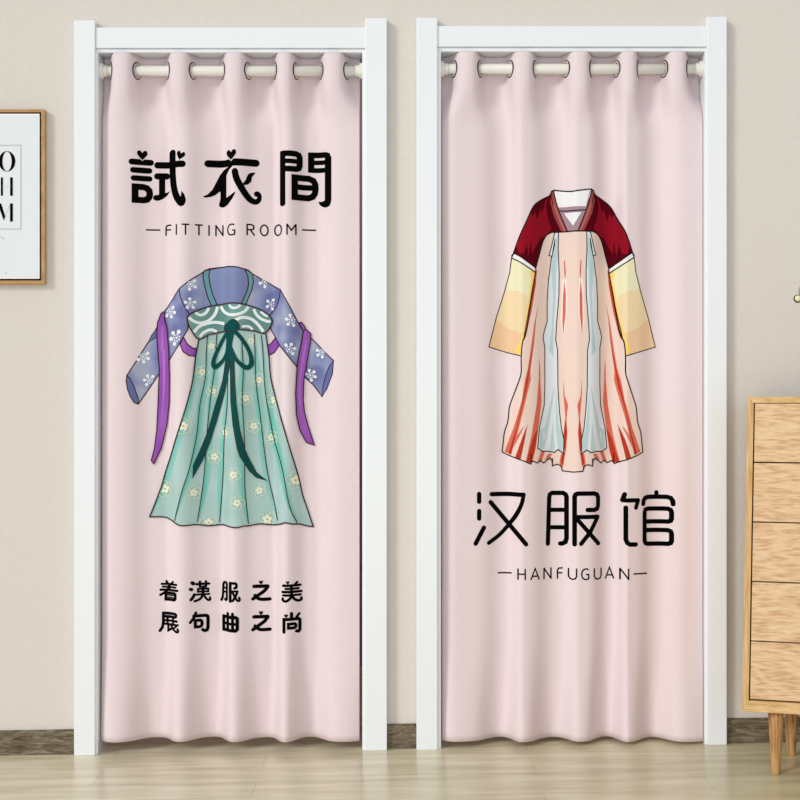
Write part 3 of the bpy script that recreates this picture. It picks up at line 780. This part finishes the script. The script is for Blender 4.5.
# bow
filled(a5([(205,60),(245,60),(236,150),(212,260),(190,350),(130,560),(75,740)]) + a7([(500,160),(425,305),(430,205),(490,60)]) + a5([(60,650),(120,430),(175,250)]), BOW, .7)
filled(a5([(245,60),(278,60),(285,250),(295,420),(325,640),(362,790)]) + a8([(230,140),(290,260),(372,326),(290,300),(240,250),(165,130)]) + a5([(305,790),(270,600),(250,400),(247,200)]), BOW, .7)
p.stroke(catmull([(227,332),(222,340),(216.5,351),(212.8,361),(213.6,366.5),(217,365.5),(222.5,360),(226.5,352.5),(228,344)], 5), 4.0, BOW, widths=[1, .95, .9, 1, 1.2, 1.1, .9, .9, 1])
p.stroke(catmull([(236,332),(242,338.5),(247.5,347),(251,356),(251.5,364),(247.5,367.8),(241,364),(236,358),(232,349)], 5), 4.0, BOW, widths=[1, .95, .9, 1, 1.2, 1.2, 1, .9, .9])
p.fill(a2([(370,570),(445,570),(425,660),(422,700),(460,775),(440,800),(350,800),(345,770),(365,720),(368,650)]), BOW)
filled(catmull(a2([(382,500),(420,478),(460,490),(482,530),(468,565),(410,575),(355,560),(352,530)]), 4, True), BOW, .8)
p.build('printed_robe', tl, 'printed lilac bodice and teal flowered skirt with a dark bow')

# ---- right curtain: title
p = Print(right); k = 10; w = 40
g = T(465, 485, 10)
S(p, g, k, [(140,88),(140,165)], w); S(p, g, k, [(140,258),(140,333)], w); S(p, g, k, [(188,425),(105,583)], w)
S(p, g, k, [(268,93),(580,93)], w); p.stroke(catmull(g([(580,93),(560,185),(508,300),(440,400),(350,500),(238,580)]), 6), 4.0, M_ink); S(p, g, k, [(257,172),(605,587)], w)
g = T(540, 485, 10)
S(p, g, k, [(82,590),(96,125),(102,97),(125,82),(235,82),(258,95),(268,120),(268,535),(258,572),(232,588),(208,590)], w)
S(p, g, k, [(97,252),(268,252)], 38, cap=False); S(p, g, k, [(90,427),(268,427)], 38, cap=False)
S(p, g, k, [(342,590),(342,115),(352,92),(375,83),(540,83),(570,95),(582,122),(582,205),(572,235),(545,247),(472,247)], w)
S(p, g, k, [(342,317),(577,317)], 38); S(p, g, k, [(577,319),(495,472),(405,585)], 38); S(p, g, k, [(362,335),(585,585)], 38)
g = T(610, 485, 10)
S(p, g, k, [(140,88),(122,150)], 38); S(p, g, k, [(122,150),(276,150)], 38); S(p, g, k, [(276,150),(253,225)], 36)
S(p, g, k, [(150,222),(150,540),(164,574),(192,590),(252,590)], w); S(p, g, k, [(472,75),(472,118)], 38)
S(p, g, k, [(332,190),(336,155),(352,130),(380,120),(578,120),(606,130),(624,158),(627,190)], w)
S(p, g, k, [(347,367),(347,275),(355,247),(378,238),(580,238),(604,248),(613,272),(613,335),(604,358),(580,367)], w, closed=True)
S(p, g, k, [(347,453),(580,453),(604,462),(613,486),(613,557),(604,580),(580,590),(380,590),(356,580),(347,557)], w, closed=True)
S(p, g, k, [(347,360),(347,460)], w, cap=False)
p.build_cells('printed_character', tr, [(501,520),(574,520),(648,520)])
p = Print(right); g = T(490, 560, 4.706); k = 4.706; w = 5.6
for L_ in ([(38,63),(103,63)], [(130,38),(130,90)], [(163,38),(163,90)], [(130,63),(163,63)], [(190,91),(211,38),(231,91)], [(197,74),(225,74)],
           [(255,91),(255,37)], [(255,40),(289,88)], [(289,91),(289,37)], [(320,91),(320,50),(326,41),(345,39)], [(320,63),(343,63)],
           [(462,43),(450,39),(438,43),(430,55),(429,70),(434,84),(447,90),(462,86),(462,66),(449,66)],
           [(547,91),(567,38),(587,91)], [(554,74),(581,74)], [(612,91),(612,37)], [(612,40),(648,88)], [(648,91),(648,37)], [(672,63),(740,63)]):
    S(p, g, k, L_, w, cap=False)
for x in (370, 490): S(p, g, k, [(x,38),(x,76),(x+6,86),(x+18,90),(x+29,86),(x+35,76),(x+35,38)], w, cap=False)
p.build('printed_subtitle', tr, 'thin black lettering reading HANFUGUAN')

# ---- red and peach robe
BK = mat('print_outline_black', (28, 22, 24), 0.9, 0.05)
RED = mat('print_red', (142, 18, 36), 0.9, 0.05); DRD = mat('print_dark_red', (84, 4, 18), 0.9, 0.05)
COLR = mat('print_collar', (150, 70, 70), 0.9, 0.05); COLD = mat('print_collar_light', (178, 108, 100), 0.9, 0.05)
MAU = mat('print_mauve', (164, 138, 150), 0.9, 0.05); NWH = mat('print_neck_white', (236, 236, 238), 0.9, 0.05)
PEA = mat('print_peach', (233, 209, 198), 0.9, 0.05); COR = mat('print_coral', (212, 108, 90), 0.9, 0.05); RST = mat('print_rust', (178, 58, 38), 0.9, 0.05)
PNK = mat('print_pale_pink', (246, 226, 220), 0.9, 0.05)
ICE = mat('print_ice', (220, 228, 234), 0.9, 0.05); ICB = mat('print_ice_blue', (184, 208, 212), 0.9, 0.05)
YEL = mat('print_pale_yellow', (234, 230, 192), 0.9, 0.05); TAN = mat('print_tan', (236, 214, 174), 0.9, 0.05); ORG = mat('print_orange', (234, 198, 160), 0.9, 0.05); GLD = mat('print_gold', (246, 212, 116), 0.9, 0.05)
e1, e3, e5 = T(480, 180, 8), T(480, 270, 8), T(490, 380, 8)
MX = 572.6
def mir(pts): return [(2 * MX - x, y) for x, y in [(q[0], q[1]) for q in pts]]
p = Print(right)
def both(pts, m, sm=False):
    if sm: pts = catmull(pts, 4, True)
    p.fill(pts, m); p.fill(mir(pts), m)
def line2(pts, w=0.95, sm=False, **kw):
    if sm: pts = catmull(pts, 4)
    p.stroke(pts, w, BK, **kw); p.stroke(mir(pts), w, BK, **kw)
# lower sleeves
slv = e1([(255,620),(442,745)]) + e3([(425,130),(400,250),(350,520),(325,690),(72,615),(130,390),(200,170),(240,20)])
both(slv, YEL)
both(e3([(215,150),(250,165),(300,168),(345,190),(390,240),(345,520),(325,690),(72,615),(130,390),(200,180)]), TAN)
both(e3([(130,400),(165,415),(210,455),(270,485),(340,510),(325,690),(72,615)]), ORG)
both(e3([(395,0),(440,30),(425,130),(400,250),(350,520),(325,690),(272,640),(318,570),(350,440),(388,220),(405,80)]), GLD)
line2(slv + [slv[0]])
# skirt
sk = [(572.6,232),(555,232),(550,232.6),(545.6,236),(542.5,245),(538.8,257.5),(535.6,272.5),(531,295),(526,330),(521.9,342.5),(520.6,357.5),(520.6,372),(518.8,380),(514,394),(510,406),(509,414),(508,422.5),(504.8,432.5),(503.6,442),(502.5,452),
      (508,455),(517.5,458.8),(524,461),(530,463.8),(532,460.6),(537,462.8),(540.6,460.6),(543.8,463),(548,459.5),(551,458.4),(552.6,461),(553,466),(557.5,464.4),(561,465.6),(562,467.5),(562.8,471),(572.6,472)]
p.fill(sk + mir(sk[1:-1])[::-1], PEA)
both(e3([(455,0),(443,130),(410,330),(362,540),(345,570),(385,330),(425,80),(438,0)]), COR)
both(e3([(448,60),(435,150),(400,330),(362,520),(385,330),(420,130)]), RST)
both(e3([(470,240),(447,400),(432,560),(400,800)]) + e5([(322,0),(292,120),(215,440),(170,600),(120,575),(190,380),(250,160),(275,0)]) + e3([(378,790),(400,640),(430,440)]), COR)
both(e3([(440,500),(420,640),(392,800)]) + e5([(300,20),(262,180),(205,440),(172,600),(150,590),(210,380),(262,130)]), RST)
both(e3([(472,690),(482,800)]) + e5([(402,0),(412,170),(390,350),(360,560),(330,665),(280,655),(330,430),(370,200),(388,0)]), COR)
both(e5([(385,380),(362,520),(332,660),(285,655),(335,480),(360,420)]), RST)
both(e5([(297,350),(275,470),(240,640),(200,620),(245,480)]), RST); both(e5([(262,370),(262,385),(190,540),(210,450)]), COR)
both(e3([(660,80),(692,60),(702,200),(698,350),(668,560),(650,400),(655,200)]), PNK)
both(e3([(680,80),(690,200),(688,350),(668,530),(664,400),(668,200)]), COR)
both(e1([(674,640),(682,640),(690,740),(684,800),(678,740)]), COR)
both(e5([(594,-10),(600,120),(627,200),(615,320),(622,420),(612,560),(600,620),(580,725),(560,665),(572,590),(600,590),(590,440),(606,300),(590,100)]), COR)
both(e5([(608,310),(618,420),(608,540),(590,690),(572,660),(582,600),(600,580),(592,460)]), RST)
both(e5([(410,570),(440,575),(412,652),(380,650)]), COR); both(e5([(470,590),(500,590),(482,628),(440,640)]), COR)
# light panels
pan = e1([(603,415),(632,415),(630,560),(638,750)]) + e3([(637,60),(636,200),(615,450),(610,560),(625,640),(627,790)]) + e5([(548,60),(560,250),(575,390),(595,480),(592,590),(550,558),(520,580),(460,570),(420,570),(380,545),(395,380),(435,200),(441,20)]) + e3([(520,790),(520,620),(505,540),(515,490),(540,410),(540,260),(550,80)]) + e1([(560,740),(575,620),(600,520)])
both(pan, ICE)
both(e1([(582,620),(600,500),(622,425),(628,560),(618,720)]) + e3([(617,0),(612,200),(592,450),(592,690),(555,640),(578,450),(590,200),(575,0)]), ICB)
both(e5([(440,380),(470,250),(522,30),(502,200),(470,400),(432,560),(392,545),(400,400)]), ICB)
both(e5([(530,60),(548,280),(562,380),(590,480),(590,580),(550,558),(532,400)]), ICB)
both(e5([(508,330),(522,570),(478,568)]), ICB)
both(e5([(425,400),(440,440),(430,500)]), ICE)
line2(pan, closed=True)
line2(e5([(380,545),(420,570),(460,570),(520,580),(550,558),(592,590)]), 1.1)
both(e1([(597,425),(610,432),(600,500),(580,608),(555,600),(578,520)]), ICE); line2(e1([(600,425),(578,520),(555,600),(580,608),(604,470)]), .95)
# shoulders
sh = e1([(575,85),(560,120),(490,160),(425,215),(370,330),(310,460),(265,595),(440,715),(455,660),(470,610),(500,500),(530,445),(560,422),(600,412),(700,412),(640,250),(605,140)])
both(sh, RED)
both(e1([(575,95),(600,180),(640,270),(700,412),(600,412),(560,420),(530,445),(575,385),(545,300),(530,210),(545,130)]), DRD)
both(e1([(548,128),(490,160),(425,215),(400,268),(418,300),(438,260),(456,325),(486,232),(500,262),(524,170)]), DRD)
both(e1([(265,595),(290,535),(312,600),(350,590),(368,512),(385,610),(404,480),(412,590),(440,540),(490,460),(530,445),(500,500),(470,610),(440,715)]), DRD)
# neck
neck = e1([(595,82),(740,94)]) + mir(e1([(595,82)])) + mir(e1([(605,140),(640,250),(700,405)])) + e1([(700,405),(640,250),(605,140)])
p.fill(neck, NWH)
p.fill(e1([(628,214)]) + mir(e1([(628,214)])) + mir(e1([(640,250),(700,405)])) + e1([(700,405),(640,250)]), MAU)
p.fill(mir(e1([(618,190),(630,214),(640,214)])) + mir(e1([(612,90),(605,90)]))[::-1], MAU)
p.fill(e1([(675,262)]) + mir(e1([(675,262)])) + [(MX, 226)], NWH)
p.stroke(e1([(638,243),(740,248)]) + mir(e1([(638,243)])), 1.2, BK, cap=False)
both(e1([(575,85),(597,85),(606,140),(640,250),(702,408),(655,410),(590,270),(566,170)]), COLR)
both(e1([(590,150),(606,200),(640,290),(688,408),(676,408),(625,290),(596,210)]), COLD)
line2(e1([(575,85),(572,130),(590,200)]), .7)
line2(e1([(595,82),(606,140),(640,250),(702,408)]), 1.0, sm=True)
p.stroke(e1([(575,88),(595,76),(740,94)]) + mir(e1([(595,76),(575,88)])), 1.35, BK)
line2(e1([(575,88),(560,120),(490,160),(425,215),(370,330),(310,460),(265,595)]), 1.15, sm=True)
line2(e1([(440,715),(455,660),(470,610),(500,500),(530,445),(560,422),(600,412),(720,412)]), 1.25, sm=True)
p.stroke(e1([(700,411)]) + mir(e1([(700,411)])), 1.3, BK)
both(e1([(262,594),(278,590),(442,706),(442,742),(255,622)]), NWH); line2(e1([(265,594),(278,590),(442,706),(442,742),(255,622)]), 1.1, closed=True)
both(e1([(250,600),(262,592),(268,604),(256,624)]), BK)
# outline of the skirt
line2(sk[6:20], 1.1, sm=True); line2(sk[19:], 1.1)
line2(e5([(325,590),(322,665)]), .8); line2(e5([(505,630),(503,690)]), 1.0)
p.build('printed_robe', tr, 'printed robe with dark red shoulders, yellow sleeves and peach skirt')

# ------------------------------------------------------------------ picture on the wall
PY = -0.022
M_gold = noise_mat('gilt_wood', (166, 126, 70), (196, 160, 104), scale=(8, 8, 1.5), nscale=18, rough=0.45, spec=0.4)
M_goldh = noise_mat('gilt_wood_horizontal', (166, 124, 70), (192, 152, 98), scale=(1.5, 8, 8), nscale=18, rough=0.45, spec=0.4)
M_paper = mat('print_paper', (228, 233, 236), 0.7, 0.2); M_edge = mat('white_bevel', (252, 253, 255), 0.5, 0.3)
M_grey = mat('grey_print', (192, 200, 202), 0.8, 0.1)
M_blk = mat('black_rebate', (26, 20, 20), 0.6, 0.2)
fx0, fx1 = PX(-118, PY), PX(44.6, PY); fz0, fz1 = PZ(284, PY), PZ(109.4, PY)
pf = thing('picture_frame', 'gilt wooden picture frame with white text print, cut off by the left edge of view', 'picture', ((fx0 + fx1) / 2, -0.001, fz0))
fw, fh = 0.0095, 0.0098
bm = bmesh.new()
def quadbar(bm, a, b, c, d, y0, y1, mi=0):
    v = [bm.verts.new((q[0], y, q[1])) for y in (y0, y1) for q in (a, b, c, d)]
    for f in ((0,1,2,3), (7,6,5,4), (0,4,5,1), (1,5,6,2), (2,6,7,3), (3,7,4,0)): bm.faces.new([v[i] for i in f]).material_index = mi
    bmesh.ops.recalc_face_normals(bm, faces=bm.faces)
O = [(fx0, fz0), (fx1, fz0), (fx1, fz1), (fx0, fz1)]
I = [(fx0 + fw, fz0 + fh), (fx1 - fw, fz0 + fh), (fx1 - fw, fz1 - fh * 0.75), (fx0 + fw, fz1 - fh * 0.75)]
for i in range(4):
    j = (i + 1) % 4; quadbar(bm, O[i], O[j], I[j], I[i], PY, -0.001, mi=(1 if i in (0, 2) else 0))
obj('frame', bm, [M_gold, M_goldh], pf)
bm = bmesh.new(); box(bm, I[0][0], I[1][0], PY + 0.010, -0.002, I[0][1], I[2][1]); obj('backing', bm, M_blk, pf)
gx, gz = 0.0056, 0.0052
bm = bmesh.new(); box(bm, I[0][0] + gx, I[1][0] - gx, PY + 0.003, PY + 0.0098, I[0][1] + gz, I[2][1] - gz * .8, bev=0.0006); obj('canvas_edge', bm, M_edge, pf)
e = 0.0035
bm = bmesh.new(); box(bm, I[0][0] + gx + e, I[1][0] - gx - e, PY + 0.0022, PY + 0.0032, I[0][1] + gz + e, I[2][1] - gz * .8 - e); sheet = obj('print_sheet', bm, M_paper, pf)
class Flat(Print):
    def __init__(s, Y): s.Yp = Y; s.c = None; s.bm = bmesh.new(); s.n = 0; s.mats = []; s.step = 0.00001; s.lay = s.bm.verts.layers.float.new('lift')
    def poly(s, pts, m, cont=False):
        if not cont: s.n += 1
        vs = []
        for q in pts:
            v = s.bm.verts.new((PX(q[0], s.Yp), s.Yp - s.step * s.n, PZ(q[1], s.Yp))); vs.append(v)
        f = s.bm.faces.new(vs); f.material_index = s.mi(m); f.normal_update()
        if f.normal.y > 0: f.normal_flip()
        if len(vs) > 4: bmesh.ops.triangulate(s.bm, faces=[f], ngon_method='EAR_CLIP')
    def finish(s, name, parent): return obj(name, s.bm, s.mats, parent)
q = Flat(PY + 0.0014)
h = T(0, 140, 16); h2 = T(0, 190, 16)
# O in a high-contrast serif
for sg in (1, -1):
    c = (7.0, 161.3)
    out = [(c[0] + sg * 8.3 * math.cos(t), c[1] + 10.2 * math.sin(t)) for t in [(-0.5 + i_ / 16) * PI for i_ in range(17)]]
    inn = [(c[0] + sg * 4.6 * math.cos(t), c[1] + 9.8 * math.sin(t)) for t in [(0.5 - i_ / 16) * PI for i_ in range(17)]]
    q.poly([Vector(v) for v in out + inn], M_ink)
q.fill(h([(12,598),(46,598),(46,800)]) + h2([(46,92),(12,92)]), M_ink); q.fill(h([(162,598),(204,598)]) + h2([(204,92),(162,92)]), M_ink)
q.stroke([(2, 187), (11, 187)], 0.25, M_grey, cap=False)
q.fill(h2([(160,215),(205,215),(205,505),(160,505)]), M_ink)
q.fill(h2([(-40,215),(18,215),(84,425),(62,490)]), M_ink); q.stroke(h2([(72,460),(160,220)]), 0.3, M_grey, cap=False)
q.stroke([(-70, 145.3), (20.8, 145.3), (20.8, 229), (-70, 229)], 0.9, M_grey, closed=True)
q.stroke([(-3, 237.5), (0, 236.8), (2, 237.3), (4, 239.2)], 0.9, M_grey)
q.dot((6, 273.3), 0.8, M_grey)
q.finish('lettering', pf)

# ------------------------------------------------------------------ chest of drawers
RC = math.radians(-16)
CY = -0.36
ox, oy = PX(742, CY), CY
z0, z1 = PZ(711.3, CY), PZ(396.8, CY)
W_, DP = 0.90, 0.30
ch = thing('chest_of_drawers', 'tall light oak chest of five drawers on tapered legs at the right edge', 'chest of drawers', (ox, oy, floor_z(ox + 0.1)), RC)
zb = ch.location[2]
H0, H1 = z0 - zb, z1 - zb
def shear(bm):
    for v in bm.verts:
        t = 1 - (v.co.z - H0) / (H1 - H0)
        v.co.x += 0.0135 * (1 - t) * (1 - 2 * v.co.x / W_)
ts, tt, tb = 0.0165, 0.0155, 0.028
def cpart(name, m, *boxes, bev=0.0012, sh=True):
    bm = bmesh.new()
    for b in boxes: box(bm, *b, bev=bev)
    if sh: shear(bm)
    return obj(name, bm, m, ch, world=False)
def mitred(name, m, q):
    bm = bmesh.new()
    v = [bm.verts.new((a, y, c)) for y in (0, DP) for a, c in q]
    for f in ((0,1,2,3), (7,6,5,4), (0,4,5,1), (1,5,6,2), (2,6,7,3), (3,7,4,0)): bm.faces.new([v[i] for i in f])
    bmesh.ops.recalc_face_normals(bm, faces=bm.faces)
    bmesh.ops.bevel(bm, geom=bm.edges[:], offset=0.0006, segments=1, affect='EDGES')
    shear(bm); return obj(name, bm, m, ch, world=False)
mitred('side_panel', M_oakf, [(0, H0), (ts, H0 + tb), (ts, H1 - tt), (0, H1)]); mitred('side_panel', M_oakf, [(W_, H0), (W_ - ts, H0 + tb), (W_ - ts, H1 - tt), (W_, H1)])
M_oakh = oak_material('oak_frame_horizontal', (214, 176, 122), (194, 152, 98), (228, 194, 142))
mitred('top_panel', M_oakh, [(0, H1), (ts, H1 - tt), (W_ - ts, H1 - tt), (W_, H1)]); mitred('bottom_panel', M_oakh, [(0, H0), (ts, H0 + tb), (W_ - ts, H0 + tb), (W_, H0)])
cpart('back_panel', M_gap, (ts, W_ - ts, DP - 0.008, DP, H0 + tb, H1 - tt), bev=0)
cpart('carcass_rails', M_gap, *[(ts, W_ - ts, 0.022, 0.06, H0 + tb + (H1 - tt - H0 - tb) * i / 5 - 0.006, H0 + tb + (H1 - tt - H0 - tb) * i / 5 + 0.006) for i in range(1, 5)], bev=0)
step = (H1 - tt - H0 - tb) / 5
for i in range(5):
    za = H0 + tb + step * i; zz = za + step
    zlo = za + (0.0042 if i == 0 else 0.0016)
    bm = bmesh.new(); box(bm, ts + 0.003, W_ - ts - 0.003, 0.004, 0.022, zlo, zz - 0.0016, bev=0.0008)
    shear(bm); obj('drawer', bm, M_oak, ch, world=False)
def leg(cx, cy):
    bm = bmesh.new(); N = 20; rings = []
    fz = floor_z(ox + cx * math.cos(RC) - cy * math.sin(RC)) - zb
    for r, z in ((0.0195, H0), (0.0190, H0 - 0.02), (0.0118, fz + 0.002), (0.0112, fz)):
        rings.append([bm.verts.new((cx + r * math.cos(2*PI*i/N), cy + r * math.sin(2*PI*i/N), z)) for i in range(N)])
    for A, B in zip(rings, rings[1:]):
        for i in range(N): bm.faces.new((A[i], A[(i+1) % N], B[(i+1) % N], B[i]))
    bm.faces.new(rings[0]); bm.faces.new(rings[-1][::-1]); bmesh.ops.recalc_face_normals(bm, faces=bm.faces)
    return obj('leg', bm, M_oakl, ch, smooth=True, world=False)
lx, ly = 0.083, 0.047
leg(lx, ly); leg(lx + 0.036, ly + 0.200); leg(W_ - lx, ly); leg(W_ - lx - 0.036, ly + 0.200)

# ------------------------------------------------------------------ sprig in a vase on the chest
def cw(u, v, z): return Vector((ox + u * math.cos(RC) - v * math.sin(RC), oy + u * math.sin(RC) + v * math.cos(RC), z))
vb = cw(0.27, 0.15, z1)
M_vase = mat('glazed_vase', (206, 202, 192), 0.3, 0.5)
bm = bmesh.new()
lathe(bm, [(0.035, 0.0), (0.05, 0.03), (0.055, 0.07), (0.042, 0.12), (0.022, 0.15), (0.024, 0.165), (0.019, 0.163), (0.018, 0.15), (0.036, 0.12), (0.045, 0.07), (0.03, 0.01)], 32, c=vb)
va = obj('vase', bm, M_vase, None, True); va['label'] = 'small pale vase on top of the oak chest, holding the budding twig'; va['category'] = 'vase'
SY = vb.y
sp = thing('flower_twig', 'thin dark twig with a pale yellow bud above the oak chest, at the right edge', 'twig', (vb.x, vb.y, z1 + 0.02))
bud = Vector((PX(798.0, SY), SY, PZ(298.5, SY)))
M_twig = mat('twig_bark', (38, 34, 30), 0.8, 0.2); M_bud = mat('yellow_bud', (228, 228, 186), 0.6, 0.2); M_leaf = mat('grey_leaf', (150, 150, 148), 0.7, 0.2)
pts = catmull([Vector((vb.x, vb.y, z1 + 0.02)), Vector((vb.x - 0.008, vb.y, z1 + 0.12)), Vector((vb.x - 0.03, vb.y, z1 + 0.22)), Vector((bud.x + 0.035, vb.y, bud.z + 0.005)), bud + Vector((0.006, 0, 0.008))], 6)
bm = bmesh.new(); tube(bm, pts, [0.0022 - 0.0012 * i / (len(pts) - 1) for i in range(len(pts))]); obj('stem', bm, M_twig, sp, True)
def blob(c, rx, ry, rz, rot=0):
    bm = bmesh.new(); bmesh.ops.create_uvsphere(bm, u_segments=18, v_segments=12, radius=1)
    bm.transform(Matrix.Translation(c) @ Matrix.Rotation(rot, 4, 'Y') @ Matrix.Diagonal((rx, ry, rz, 1))); return bm
b_ = obj('bud', blob(bud, 0.0088, 0.0088, 0.0082, 0.4), M_bud, sp, True)
bm = blob(bud + Vector((0.0004, 0.0040, -0.0004)), 0.0112, 0.0070, 0.0108, 0.4); obj('calyx', bm, M_twig, b_, True, world=False).data.transform(pm(sp).inverted())
obj('leaf', blob(bud + Vector((0.010, 0.0, 0.026)), 0.0075, 0.002, 0.017, 0.35), M_leaf, sp, True)
obj('leaf', blob(bud + Vector((0.010, 0.002, 0.0135)), 0.0075, 0.003, 0.006, 0.2), M_twig, sp, True)
obj('leaf', blob(bud + Vector((0.013, 0.0, -0.012)), 0.008, 0.003, 0.004, 0.7), M_leaf, sp, True)

# ------------------------------------------------------------------ light
wd = bpy.data.worlds.new('room_light'); scene.world = wd; wd.use_nodes = True
bg = wd.node_tree.nodes['Background']; bg.inputs['Color'].default_value = (0.985, 0.995, 1.0, 1); bg.inputs['Strength'].default_value = 0.62
sl = bpy.data.lights.new('daylight', 'SUN'); sl.energy = 1.58; sl.angle = math.radians(16); sl.color = (1.0, 0.985, 0.965)
so = bpy.data.objects.new('daylight', sl); COL.objects.link(so)
dirv = Vector((0.70, 0.66, -0.42)); so.rotation_euler = dirv.to_track_quat('-Z', 'Y').to_euler(); so.location = (-2, -3, 2.5)

al = bpy.data.lights.new('front_fill', 'AREA'); al.shape = 'RECTANGLE'; al.size = 3.6; al.size_y = 2.2; al.energy = 50; al.color = (1, 0.995, 0.99)  # unseen soft fill added behind the camera to even out the wall
ao = bpy.data.objects.new('front_fill', al); COL.objects.link(ao); ao.location = (-0.4, -4.4, 1.0); ao.rotation_euler = (PI / 2, 0, 0)
for cx_ in (-0.62, 0.62):
    pl = bpy.data.lights.new('fitting_room_fill', 'AREA'); pl.size = 0.35; pl.energy = 5.0; pl.color = (1, 0.9, 0.86)  # added fill, no lamp seen here; softens the dark under the curtains
    po = bpy.data.objects.new('fitting_room_fill', pl); COL.objects.link(po); po.location = (cx_, 0.7, 2.42)
# ------------------------------------------------------------------ camera and view
cam = bpy.data.cameras.new('camera'); co = bpy.data.objects.new('camera', cam); COL.objects.link(co)
cam.sensor_width = 36; cam.lens = F / 800 * 36
co.location = (0, -D, ZC); co.rotation_euler = (PI / 2, 0, 0)
scene.camera = co
vs = scene.view_settings
vs.view_transform = 'Standard'; vs.look = 'None'; vs.gamma = 1.0; vs.exposure = -0.17; vs.use_curve_mapping = False
